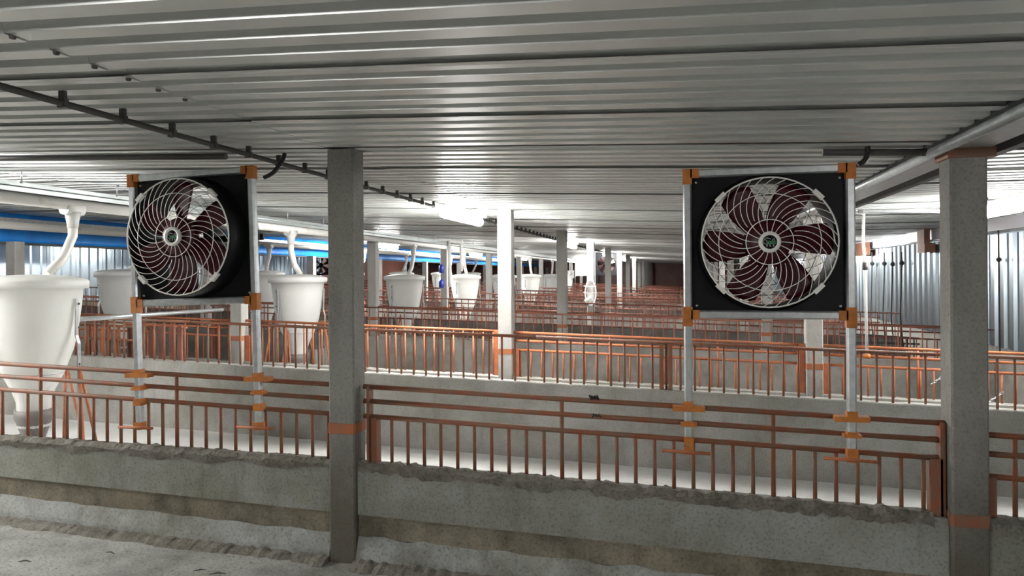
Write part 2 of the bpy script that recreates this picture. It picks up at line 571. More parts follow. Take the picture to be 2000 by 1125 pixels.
def front_wall(x0, x1, label, dz0, nx, seed, strip_to):
    t = thing('pen_wall', label, 'wall', ((x0 + x1) / 2, 3.53, 0), 'front pen walls')
    ox = (x0 + x1) / 2
    r1, r2, r3, r4 = rag(seed), rag(seed + 1), rag(seed + 2), rag(seed + 3)
    def loc(b):
        b.v = [(x - ox, y - 3.53, z) for x, y, z in b.v]; return b
    def dzt(x):
        return dz0 * (x1 - x) / (x1 - x0)
    b = MB().strip_extrude([(3.53, 0.250), (3.53, 0.505), (3.535, 0.512), (3.65, 0.512), (3.65, 0.250)], x0, x1, nx,
                           lambda x, i, y, z: (y, z + (dzt(x) + 0.004 * r1(x * 2) if i in (1, 2, 3) else 0)))
    loc(b).build('upper_course', CONC_FRONT, t)
    b = MB().strip_extrude([(3.542, 0.13), (3.542, 0.247), (3.65, 0.247), (3.65, 0.13)], x0, x1, nx,
                           lambda x, i, y, z: (y + (0.003 * r2(x * 2) if i < 2 else 0), z))
    loc(b).build('lower_course', CONC_BROWN, t)
    b = MB().strip_extrude([(3.49, -0.05), (3.505, 0.05), (3.538, 0.135), (3.65, 0.135), (3.65, -0.05)], x0, x1, nx,
                           lambda x, i, y, z: (y + 0.008 * r3(x), z + (0.012 * r4(x) if i in (1, 2) else 0)))
    loc(b).build('base_lip', CONC_LIP, t)
    # ragged mud ledge along the foot
    b = MB().strip_extrude([(3.38, -0.03), (3.42, 0.004), (3.46, 0.022), (3.50, 0.026), (3.52, -0.03)], x0, x1, nx * 3,
                           lambda x, i, y, z: (y + (0.012 * r1(x * 1.3) if i < 3 else 0), z + (0.008 * r2(x * 3.3) + 0.006 * r4(x * 2.7) + 0.003 * random.uniform(-1, 1) if 0 < i < 4 else 0)))
    loc(b).build('mud_ledge', MORTAR, t)
    # dark ragged mortar along the top edge
    def ju(x, i, y, z):
        k = max(0.0, min(1.0, 0.6 + 0.8 * r4(x * 0.7)))
        a = dzt(x) + 0.010 * r2(x * 3) + random.uniform(-0.004, 0.004)
        if i == 0: return (y, z - 0.03 * k + dzt(x) + 0.012 * r1(x * 4))
        if i in (1, 2, 3): return (y - 0.004 * k, z + a * 1.0 + 0.006 * k)
        return (y, z + dzt(x))
    b = MB().strip_extrude([(3.526, 0.492), (3.522, 0.505), (3.545, 0.528), (3.60, 0.522), (3.62, 0.49)], x0, strip_to, nx * 3, ju)
    loc(b).build('mortar_edge', MORTAR, t)
    return t


front_wall(-4.80, -1.826, 'stepped concrete pen wall left of the large left column', -0.05, 60, 11, -1.83)
front_wall(-1.674, 1.160, 'long stepped concrete pen wall between the two large columns', 0.0, 60, 23, 1.10)
front_wall(1.312, 3.66, 'stepped concrete pen wall at the bottom right corner', 0.0, 40, 37, 3.6)


# ------------------------------------------------------------------ pen walls behind
WALL_STAINED = mat('pen_wall_stained', (0.25, 0.235, 0.215), 0.9, col2=(0.13, 0.12, 0.105), scale=2.2, bump=0.3)


def pen_wall(x0, x1, Y, zt, label, th=0.11, m=None):
    ox = (x0 + x1) / 2
    b = MB()
    nx = max(4, int((x1 - x0) / 0.12))
    r = rag(int(Y * 100 + ox * 10))
    b.strip_extrude([(Y, -0.05), (Y, zt - 0.008), (Y + 0.008, zt), (Y + th - 0.008, zt), (Y + th, zt - 0.008), (Y + th, -0.05)],
                    x0, x1, nx, lambda x, i, y, z: (y, z + (0.005 * r(x * 2) if 0 < i < 5 else 0)))
    b.v = [(x - ox, y - Y, z) for x, y, z in b.v]
    o = b.build('pen_wall', m or WALL_PALE, None, (ox, Y, 0))
    return tag(o, label, 'wall', 'concrete walls of the pens')


# A walls run behind the columns, unbroken across the central bays
for n in range(NROW):
    segs = [(XL + 0.02, XR - 0.02, 'the full width of the barn')]
    if n < 10:
        for (a, c, nm) in segs:
            pen_wall(a, c, YA[n], 0.615 if n == 0 else 0.57,
                     ('pale concrete wall closing the pen behind both fans' if n == 0 else
                      'stained concrete wall at the back of the %s pen row' % ORD[n]), m=None if n == 0 else WALL_STAINED)
for n in range(1, NROW):
    for bi, (x0, x1) in enumerate(BAYS):
        pen_wall(x0, x1, YB[n] + 0.02, 0.47, 'low concrete wall, %s column line, %s' % (ORD[n], BAYNAME[bi]))


# ------------------------------------------------------------------ fences
def rod_mesh(r, h, m, n=8, name='bar'):
    return MB().tube([(0, 0, 0), (0, 0, h)], r, n).mesh(name, m)


_bars = {}
def bar_me(r, h, m, n):
    k = (round(r, 4), round(h, 3), m.name, n)
    if k not in _bars: _bars[k] = rod_mesh(r, h, m, n)
    return _bars[k]


def fence(x0, x1, Y, label, m, rails, wall_z, kind, single, xs=None, tall=(), step=0.094, group=None, flats=(), wz=None, bar_m=None):
    """rails: heights (top first); bars go from the lowest rail (kind B) or the top rail (kind A) down into the wall"""
    ox = (x0 + x1) / 2
    wz = wz or (lambda x: wall_z + sh(x))
    t = thing('bar_fence', label, 'fence', (ox, Y, 0), group or 'barred fences on the pen walls')
    seg = 8 if single else (6 if Y < 16 else 5)
    for z in rails:
        MB().tube([(x0 - ox, 0, z + sh(x0)), (x1 - ox, 0, z + sh(x1))], 0.0135 if single else 0.012, seg).build('rail', m, t)
    if xs is None:
        k = int((x1 - x0 - 0.1) / step)
        xs = [x0 + 0.07 + i * (x1 - x0 - 0.14) / k for i in range(k + 1)]
        tall = [x0 + (x1 - x0) * q for q in (0.35, 0.72)] if kind == 'B' else []
    allb = MB()
    for x in list(xs) + [('t', q) for q in tall]:
        top = rails[-1]; rr = 0.0095
        if isinstance(x, tuple):
            x = x[1]; top = rails[0]; rr = 0.011
        elif any(abs(x - q) < 0.02 for q in tall): continue
        zb = wz(x) - 0.02; h = top + sh(x) - zb
        if single:
            hq = round(h, 2)
            put('bar' if rr < 0.0105 else 'post', bar_me(rr, hq, bar_m or m, 8), t, (x - ox, 0, top + sh(x) - hq))
        else:
            allb.tube([(x - ox, 0, zb), (x - ox, 0, top + sh(x))], rr * 0.9, 4 if Y > 12 else 5, caps=False)
    if not single:
        stuff(allb.build('bars', m, t))
    for (x, wd, z0, z1) in flats:
        MB().box(x - wd / 2 - ox, x + wd / 2 - ox, -0.03, 0.03, z0 + sh(x), z1 + sh(x)).build('end_plate', m, t)
    return t


RB = [0.925, 0.848, 0.766]
YF = 3.585
front = fence(-1.66, 1.158, YF, 'rusty three-rail bar fence between the two large columns', RUST, RB, 0.512, 'B', True,
      xs=[-1.5 + 0.0919 * k for k in range(29)], tall=[-1.5 + 0.0919 * 10, -1.5 + 0.0919 * 21],
      flats=[(-1.625, 0.012, 0.5, 0.93), (-1.59, 0.03, 0.5, 0.765), (1.12, 0.05, 0.5, 0.766), (1.145, 0.02, 0.5, 0.93)], group='front fences')
for (px, py, a) in ((1160, 777, 0.0), (1164, 813, 0.6)):
    q = PY(px, py, YF - 0.012)
    b = MB()
    o = Vector((-0.251, YF, 0))
    b.tube([(q.x - o.x + 0.045 * (k / 12 - 0.5), 0.012 * math.sin(k * 1.9) - 0.006, q.z + 0.010 * math.cos(k * 1.9 + a)) for k in range(13)], 0.005, 5)
    b.build('wire_tie', ROPE, front)
fence(-4.80, -1.83, YF, 'rusty three-rail bar fence left of the large left column', RUST, RB, 0.50, 'B', True,
      xs=[-1.87 - 0.0952 * k for k in range(22)] + [-1.87 - 0.0952 * k for k in range(23, 30)], tall=[-1.87 - 0.0952 * 10, -1.87 - 0.0952 * 20],
      wz=lambda x: 0.512 + sh(x) - 0.05 * (-1.826 - x) / 3.0, group='front fences')
fence(1.312, 3.66, YF, 'dark rusty bar fence right of the right column', RUST, [0.885, 0.80, 0.70], 0.512, 'B', True,
      xs=[1.52 + 0.10 * k for k in range(21)], tall=[1.44, 2.4],
      flats=[(1.335, 0.045, 0.48, 0.70)], group='front fences')

# wall A0 fence: simple, one top rail
RA = [1.00]
for bi, (x0, x1) in enumerate([(-9.0, -4.6), (-4.6, -1.2), (-1.2, 1.9), (1.9, 3.66)]):
    fl = []
    if bi == 2:
        fl = [(PY(1292, 700, 6.05).x, 0.035, 0.60, 0.99), (PY(1309, 700, 6.05).x, 0.035, 0.60, 0.99)]
    fence(x0, x1, 6.05, 'dark red bar fence on the wall ' + ['behind the nearest feeder', 'behind the left fan', 'left of and behind the right fan', 'beside the right column'][bi],
          RUST, RA, 0.61, 'A', True, flats=fl, step=0.115, group='fences on the wall behind the fans')
for bi, (x0, x1) in enumerate(BAYS):
    fence(x0, x1, YB[1] + 0.08, 'orange three-rail fence, second column line, ' + BAYNAME[bi], RUST_BRIGHT, [0.93] if bi == 2 else [0.925, 0.84, 0.745], 0.47, 'A' if bi == 2 else 'B',
          bi > 1, step=0.11, group='orange fences on the second column line',
          flats=[(x0 + 0.03, 0.06, 0.44, 0.76), (x1 - 0.03, 0.05, 0.44, 0.93)] if bi > 1 else [])
for n in range(1, 9):
    for (x0, x1, nm) in [(XL + 0.05, -4.9, 'left half'), (-4.88, 3.66, 'right half')]:
        fence(x0, x1, YA[n] + 0.05, 'rust-red bar fence on the back wall of the %s pen row, %s' % (ORD[n], nm), RUST_FAR, [0.98], 0.57, 'A', False, step=0.135)
    for bi, (x0, x1) in enumerate(BAYS):
        if n + 1 < 10 and not (n > 5 and bi == 0):
            fence(x0, x1, YB[n + 1] + 0.08, 'rust-orange fence, %s column line, %s' % (ORD[n + 1], BAYNAME[bi]),
                  RUST_FAR, [0.925, 0.84, 0.745], 0.47, 'B', False, step=0.13)


# ------------------------------------------------------------------ fans
def spiral(r0, r1, a0, sweep, ydome, n=9):
    pts = []
    for i in range(n + 1):
        q = i / n
        r = r0 + (r1 - r0) * q
        a = a0 + sweep * q ** 1.6
        pts.append((r * math.cos(a), ydome(r), r * math.sin(a)))
    return pts


def make_fan(label, px, frame_y, X0, X1, Z0, Z1, zpost, rot=0.0, blade_phase=0.0, guard_front=-0.075, cross=(0.66, 0.66)):
    """frame on two square posts; local origin at the frame centre"""
    W, H = X1 - X0, Z1 - Z0
    cx, cz_ = (X0 + X1) / 2, (Z0 + Z1) / 2
    t = thing('ventilation_fan', label, 'fan', (cx, frame_y, cz_), 'square fans on the front fence', rot=(0, rot, 0))
    p = 0.039
    # posts and bars
    for s, zp in zip((-1, 1), zpost):
        x = s * (W / 2 - p / 2)
        MB().bbox(x - p / 2, x + p / 2, -p / 2, p / 2, zp - cz_, H / 2, 0.007).build('post', GALV, t)
    for z in (H / 2 - p / 2, -H / 2 + p / 2):
        b = MB()
        c = 0.007
        x0, x1 = -W / 2 + p, W / 2 - p
        ring = [(-p / 2 + c, -p / 2), (p / 2 - c, -p / 2), (p / 2, -p / 2 + c), (p / 2, p / 2 - c), (p / 2 - c, p / 2), (-p / 2 + c, p / 2), (-p / 2, p / 2 - c), (-p / 2, -p / 2 + c)]
        b.v = [(x0, yy, z + zz) for yy, zz in ring] + [(x1, yy, z + zz) for yy, zz in ring]
        for i in range(8):
            j = (i + 1) % 8
            b.face([i, j, 8 + j, 8 + i])
        b.build('crossbar', GALV, t)
    # orange weld patches at the corners
    e = 0.0025
    for sx in (-1, 1):
        for sz in (-1, 1):
            b = MB()
            xa = sx * (W / 2 - p / 2); za = sz * (H / 2 - p / 2)
            L = 0.075
            if sz > 0:
                b.box(xa - p / 2 - e, xa + p / 2 + e, -p / 2 - e, p / 2 + e, za - L + p * 0.6, za + p / 2 + e)
            else:
                b.box(xa - p / 2 - e, xa + p / 2 + e, -p / 2 - e, p / 2 + e, za - L * 0.75, za + L * 0.5)
            xa2 = xa - sx * 0.035
            b.box(xa2 - 0.02, xa2 + 0.02, -p / 2 - e, p / 2 + e, za - p / 2 - e, za + p / 2 + e)
            b.build('corner_weld', ORANGE, t)
    # black panel with round opening
    wi, hi = W / 2 - p, H / 2 - p
    R = 0.5 * (wi + hi) * 0.955
    n = 64
    b = MB()
    yf, yb = 0.012, 0.016
    ring_o = []
    for k in range(n):
        a = 2 * math.pi * k / n
        c, s = math.cos(a), math.sin(a)
        q = min(wi / abs(c) if abs(c) > 1e-6 else 9, hi / abs(s) if abs(s) > 1e-6 else 9)
        ring_o.append((q * c, q * s))
    corners = [int(round(math.atan2(sg * hi, sh_ * wi) % (2 * math.pi) / (2 * math.pi) * n)) % n for sh_ in (1, -1) for sg in (1, -1)]
    for kk in corners:
        sx = 1 if ring_o[kk][0] > 0 else -1; sz = 1 if ring_o[kk][1] > 0 else -1
        ring_o[kk] = (sx * wi, sz * hi)
    Rb = R * 0.985
    for (x, z) in ring_o: b.v.append((x, yf, z))
    for k in range(n):
        a = 2 * math.pi * k / n; b.v.append((R * math.cos(a), yf, R * math.sin(a)))
    for k in range(n):
        a = 2 * math.pi * k / n; b.v.append((Rb * 0.97 * math.cos(a), yf + 0.03, Rb * 0.97 * math.sin(a)))
    for k in range(n):
        a = 2 * math.pi * k / n; b.v.append((Rb * 0.97 * math.cos(a), yf + 0.14, Rb * 0.97 * math.sin(a)))
    for (x, z) in ring_o: b.v.append((x, yf + 0.005, z))
    for k in range(n):
        j = (k + 1) % n
        b.face([k, j, n + j, n + k])
        b.face([n + k, n + j, 2 * n + j, 2 * n + k], True)
        b.face([2 * n + k, 2 * n + j, 3 * n + j, 3 * n + k], True)
    b.build('panel', BLACKP, t)
    # black drum carrying the guard, flaring back to the panel
    gy = guard_front
    Rw = 0.5 * (wi + hi) * 0.905
    Rg = R
    pr = [(R * 1.02, yf), (R * 1.01, yf - 0.012), (Rw * 1.035, yf - 0.03), (Rw * 1.015, gy + 0.012), (Rw * 1.0, gy + 0.006), (Rw * 0.985, gy + 0.012), (Rw * 0.985, yf + 0.12)]
    MB().lathe(pr, 64, axis='y').build('drum', BLACKP, t)
    for sx in (-1, 1):
        for sz in (-1, 1):
            MB().lathe([(0.0, yf - 0.006), (0.006, yf - 0.006), (0.007, yf)], 10, axis='y', off=(sx * (wi - 0.022), 0, sz * (hi - 0.022))).build('screw', GALV, t)
    # front guard: shallow dome of spiral wires
    dome = lambda r: gy - 0.034 * (1 - (r / Rw) ** 2)
    wires = MB()
    NW = 36
    hub = Rw * 0.150
    g = MB()
    for k in range(NW):
        a = 2 * math.pi * k / NW
        full = spiral(hub, Rw, a, -0.80, dome, 14)
        g.tube(full if k % 2 == 0 else full[4:], 0.0019, 5, caps=False)
    stuff(g.build('guard_wires', WIREW, t))
    def ringpts(r, y, n=48):
        return [(r * math.cos(2 * math.pi * k / n), y, r * math.sin(2 * math.pi * k / n)) for k in range(n)]
    for r, rr in ((Rw, 0.0042), (Rw * 0.745, 0.0021), (Rw * 0.345, 0.0023)):
        MB().tube(ringpts(r, dome(r) - (0.002 if r < Rw else 0)), rr, 6, closed=True).build('guard_ring', WIREW, t)
    # short stays from the guard rim back to the panel
    for k in range(4):
        a = math.pi / 4 + k * math.pi / 2
        c, s = math.cos(a), math.sin(a)
        b = MB()
        L2, T = 0.027, 0.010
        tx, tz = -s, c
        rc = Rw + 0.002
        def pt(u, v, y): return (c * (rc + v) + tx * u, y, s * (rc + v) + tz * u)
        b.hexa([pt(-L2, -T, gy - 0.012), pt(L2, -T, gy - 0.012), pt(L2, -T, gy + 0.012), pt(-L2, -T, gy + 0.012),
                pt(-L2, T, gy - 0.012), pt(L2, T, gy - 0.012), pt(L2, T, gy + 0.012), pt(-L2, T, gy + 0.012)])
        b.build('guard_clip', WIREW, t)
    # emblem
    em = MB().lathe([(0.0, dome(0) - 0.002), (hub * 0.70, dome(0) - 0.002), (hub * 0.72, dome(0) - 0.012), (hub * 1.06, dome(0) - 0.010), (hub * 1.10, dome(0) + 0.006), (0.0, dome(0) + 0.008)], 40, axis='y').build('emblem_ring', WIREW, t)
    r_ = hub * 0.70; ye = dome(0) - 0.004
    MB().lathe([(0, ye), (r_, ye), (r_, ye + 0.002)], 32, axis='y').build('emblem_disc', BLACKP, em)
    q = MB()
    def stroke(bm, pts, r): bm.tube([(x * r_, ye - 0.002, z * r_) for x, z in pts], r * r_, 5)
    big = MB()
    stroke(big, [(-0.15 + 0.02 * 0, 0.52), (-0.42, 0.62), (-0.75, 0.42), (-0.90, 0.05), (-0.78, -0.22), (-0.50, -0.34), (-0.32, -0.18), (-0.42, 0.10), (-0.62, 0.40)], 0.045)
    stroke(big, [(0.30, 0.20), (0.45, 0.42), (0.58, 0.46), (0.66, 0.30), (0.52, 0.12)], 0.045)
    stroke(big, [(-0.40, 0.52), (0.05, 0.46), (0.12, 0.40)], 0.04)
    big.build('emblem_script', LOGOW, em)
    # green connected lettering of the maker's mark
    for cxq in (-0.28, -0.02, 0.24, 0.50, 0.74):
        stroke(q, [(cxq - 0.12, -0.26), (cxq - 0.08, 0.10), (cxq + 0.06, 0.14), (cxq + 0.10, -0.05), (cxq, -0.24), (cxq + 0.13, -0.26)], 0.055)
    stroke(q, [(-0.52, -0.30), (0.0, -0.30), (0.80, -0.20)], 0.05)
    q.build('emblem_lettering', GREEN, em)
    g3 = MB()
    for cxq in (-0.42, 0.02, 0.50):
        stroke(g3, [(cxq - 0.10, -0.42), (cxq + 0.10, -0.42)], 0.035)
        stroke(g3, [(cxq - 0.10, -0.52), (cxq + 0.10, -0.52)], 0.035)
        stroke(g3, [(cxq - 0.10, -0.62), (cxq + 0.10, -0.62)], 0.035)
        stroke(g3, [(cxq, -0.40), (cxq, -0.66)], 0.035)
    g3.build('emblem_characters', LOGOW, em)
    # blades
    ym = gy + 0.048
    rot_hub = MB().lathe([(0.0, ym - 0.045), (Rw * 0.30, ym - 0.045), (Rw * 0.335, ym - 0.03), (Rw * 0.335, ym + 0.03), (0, ym + 0.03)], 32, axis='y').build('blade_hub', MAROON, t)
    Rt = Rw * 0.965
    for k in range(6):
        a0 = blade_phase + k * math.pi / 3
        b = MB()
        nr, na = 8, 6
        for side in (0, 1):
            for i in range(nr + 1):
                q_ = i / nr
                r = Rw * 0.28 + (Rt - Rw * 0.28) * q_
                half = math.radians(29 - 13.5 * q_ ** 0.75)
                for j in range(na + 1):
                    u = (j / na - 0.5) * 2
                    rr = r * (1 - 0.05 * max(0, u) ** 3 * q_ - 0.05 * max(0, -u) ** 3 * q_)
                    an = a0 + u * half - 0.07 * q_
                    y = ym + 0.032 * u * (1 - 0.35 * q_) + 0.008 * (1 - u * u) + side * 0.004
                    b.v.append((rr * math.cos(an), y, rr * math.sin(an)))
        m1 = (nr + 1) * (na + 1)
        for i in range(nr):
            for j in range(na):
                a = i * (na + 1) + j
                b.face([a, a + 1, a + na + 2, a + na + 1], True)
                b.face([m1 + a, m1 + a + na + 1, m1 + a + na + 2, m1 + a + 1], True)
        rim = [i * (na + 1) for i in range(nr + 1)] + [nr * (na + 1) + j for j in range(1, na + 1)] + [i * (na + 1) + na for i in range(nr - 1, -1, -1)]
        for u1, u2 in zip(rim, rim[1:]):
            b.face([u1, u2, m1 + u2, m1 + u1])
        b.build('blade', MAROON, t)
    # rear guard and motor bracket
    g = MB()
    for k in range(30):
        g.tube(spiral(Rw * 0.30, Rw, 2 * math.pi * k / 30, 0.55, lambda r: yf + 0.15, 6), 0.0016, 4, caps=False)
    for r in (Rw, Rw * 0.84, Rw * 0.68, Rw * 0.5):
        g.tube(ringpts(r, yf + 0.152, 40), 0.002, 4, closed=True)
    stuff(g.build('rear_guard_wires', WIRED, t))
    MB().lathe([(0, 0.035), (Rw * 0.24, 0.035), (Rw * 0.25, 0.09), (Rw * 0.25, 0.20), (Rw * 0.2, 0.22), (0, 0.22)], 28, axis='y').build('motor', BLACKP, t)
    MB().box(-R, R, yf + 0.155, yf + 0.17, -0.018, 0.018).build('motor_bracket', BLACKP, t)
    # weld flanges where the posts meet the rails
    for s, zp in zip((-1, 1), zpost):
        x = s * (W / 2 - p / 2); wx = cx + x
        pieces = [(0.925 + sh(wx), 0.075, 0.012, True), (0.848 + sh(wx), 0.038, 0.0075, False), (0.766 + sh(wx), 0.023, 0.014, False)]
        for zz, hw, hh, cone in pieces:
            b = MB()
            b.box(x - hw, x + hw, -p / 2 - 0.004, p / 2 + 0.012, zz - cz_ - hh, zz - cz_ + hh)
            b.box(x - p / 2 - 0.003, x + p / 2 + 0.003, -p / 2 - 0.004, p / 2 + 0.004, zz - cz_ + hh, zz - cz_ + hh + (0.024 if cone else 0.012))
            b.build('rail_weld', ORANGE, t)
        zz = zp + 0.012
        MB().tube([(x - 0.125, -p / 2 - 0.004, zz - cz_ + 0.004), (x + 0.10, -p / 2 - 0.004, zz - cz_ - 0.002)], 0.0085, 8).build('tie_bar', RUST_BRIGHT, t)
        MB().box(x - p / 2 - 0.003, x + p / 2 + 0.003, -p / 2 - 0.005, p / 2 + 0.003, zz - cz_ - 0.012, zz - cz_ + 0.03).build('foot_weld', ORANGE, t)
    return t


FYR = 3.545
make_fan('black square fan at right with white guard and galvanised frame', None, FYR, 0.022, 0.785, 1.305, 2.018, (0.655, 0.655), 0.0, 0.12)
make_fan('black square fan at left with white guard seen at an angle', None, FYR, -3.085, -2.275, 1.362, 2.122, (0.655, 0.665), math.radians(-1.6), 0.55, guard_front=-0.13)


def cable(name, pts, r, label, cat, m=CABLE, group=None, n=8, ns=10):
    P_ = [Vector(p) for p in pts]
    out = []
    for i in range(len(P_) - 1):
        p0 = P_[max(i - 1, 0)]; p1 = P_[i]; p2 = P_[i + 1]; p3 = P_[min(i + 2, len(P_) - 1)]
        for k in range(ns):
            t = k / ns
            out.append(0.5 * ((2 * p1) + (p2 - p0) * t + (2 * p0 - 5 * p1 + 4 * p2 - p3) * t * t + (-p0 + 3 * p1 - 3 * p2 + p3) * t ** 3))
    out.append(P_[-1])
    o = P_[0]
    b = MB().tube([p - o for p in out], r, n)
    return tag(b.build(name, m, None, o), label, cat, group)


cable('power_cable', [PY(1676, 322, 3.56), PY(1688, 314, 3.56), PY(1695, 297, 3.56), PY(1694, 286, 3.56)], 0.012, 'short black cable rising from the right fan to the roof', 'cable', group='fan cables')
cable('power_cable', [PY(516, 347, 3.56), PY(535, 336, 3.56), PY(552, 312, 3.56), PY(556, 300, 3.57)], 0.012, 'short black cable rising from the left fan to the roof', 'cable', group='fan cables')

# ------------------------------------------------------------------ conduit under the roof with clips
cl = thing('cable_conduit', 'long dark cable conduit clipped under the roof, running to the far end', 'conduit', (-2.20, 1.0, 2.15))
zc_ = cz(-2.2) - 0.045
MB().tube([(0, 0.0, zc_ - 2.15), (0, 40.0, zc_ - 2.15)], 0.013, 8).build('conduit_pipe', DARKSTEEL, cl)
clipm = MB().box(-0.012, 0.012, -0.008, 0.008, 0.0, 0.045).box(-0.017, 0.017, -0.010, 0.010, -0.016, 0.016).mesh('pipe_clip', DARKSTEEL)
y = 0.9
k = 0
while y < 24:
    put('pipe_clip', clipm, cl, (0, y, zc_ - 2.15)); y += 0.292
# rivets in the roof near the conduit
rv = MB().lathe([(0, -0.010), (0.008, -0.008), (0.010, 0.0)], 8).mesh('rivet', DARKSTEEL)
for k in range(9):
    put('rivet', rv, ceil, (-1.78 - 0.003 * k, 1.18 + 0.292 * k * 0.5, cz(-1.78) - 0.001))

# dark conduit across the bay at the front column line
tag(MB().tube([(0.66, 3.60, cz(0.66) - 0.015), (1.10, 3.60, cz(1.10) - 0.018)], 0.017, 8).build('cross_conduit', DARKSTEEL), 'dark cable pipe under the roof above the right fan', 'conduit')
tag(MB().tube([(-4.8, 3.60, cz(-4.8) - 0.015), (-2.5, 3.60, cz(-2.5) - 0.015)], 0.017, 8).build('cross_conduit', DARKSTEEL), 'dark cable pipe under the roof above the left fan', 'conduit')

# ------------------------------------------------------------------ gutters and beams along the barn
g = thing('roof_gutter', 'galvanised gutter channel running over the right column row', 'gutter', (1.2, -4, 2.0))
MB().tube([(-0.085, 0, 0.055), (-0.085, YEND + 3.9, 0.055)], 0.022, 10).build('gutter_pipe', GALV, g)
b = MB()
for prof in ([(-0.045, 0.07), (-0.045, 0.062), (0.10, 0.062), (0.10, 0.07)],):
    pass
b.box(-0.05, 0.12, 0, YEND + 3.9, 0.060, 0.068).box(-0.05, -0.042, 0, YEND + 3.9, 0.068, 0.12).box(0.112, 0.12, 0, YEND + 3.9, 0.068, 0.13)
b.build('gutter_channel', GALV, g)
MB().box(0.17, 0.215, 0, YEND + 3.9, 0.045, 0.10).build('roof_bearer', DARKSTEEL, g)
g2 = thing('roof_gutter', 'galvanised gutter and feed pipe running over the near feeder row', 'gutter', (-4.75, 2.0, 2.08))
MB().tube([(0, 0, 0.03), (0, 38, 0.03)], 0.045, 14).build('feed_pipe', PVC, g2)
MB().box(-0.06, 0.06, 0, 38, 0.075, 0.10).box(-0.05, 0.04, 0, 38, 0.10, 0.15).build('gutter_channel', GUTTER, g2)
MB().tube([(0.03, 0, 0.115), (0.03, 38, 0.115)], 0.012, 8).build('gutter_lip', GUTTER, g2)
hm = MB().tube([(0, 0, 0), (0, 0, 0.13)], 0.006, 6).mesh('hanger_rod', GALV)
for k in range(16):
    put('hanger_rod', hm, g2, (0.045, 1.4 + 0.92 * k, 0.14))

tp = thing('blue_tarpaulin', 'long blue tarpaulin band hanging over the far feeder row', 'tarpaulin', (-8.10, 2.0, 1.95))
nY = 120
b = MB()
r = rag(91)
secs = [(0.00, 0.0), (0.03, 0.06), (0.01, 0.14), (0.045, 0.17), (0.02, 0.26), (0.03, 0.38)]
for j in range(nY + 1):
    yy = 40.0 * j / nY
    for (dx, z) in secs:
        b.v.append((dx + 0.012 * r(yy + z * 4), yy, z + (0.012 * r(yy * 0.9) if z == 0 else 0)))
    for (dx, z) in reversed(secs):
        b.v.append((dx - 0.02, yy, z))
m_ = 2 * len(secs)
for j in range(nY):
    for i in range(m_):
        i2 = (i + 1) % m_
        b.face([j * m_ + i, j * m_ + i2, (j + 1) * m_ + i2, (j + 1) * m_ + i], True)
b.build('tarpaulin_sheet', BLUE, tp)
MB().tube([(0.03, 0, 0.005), (0.03, 40, 0.005)], 0.016, 8).build('hem_pipe', DARKSTEEL, tp)
g3 = thing('feed_pipe', 'grey feed pipe running in front of the blue tarpaulin', 'pipe', (-7.75, 2.0, 2.155))
MB().tube([(0, 0, 0), (0, 38, 0)], 0.05, 12).build('pipe', PVC, g3)
MB().box(-0.03, 0.03, 0, 38, 0.035, 0.085).build('pipe_cover', GALV, g3)


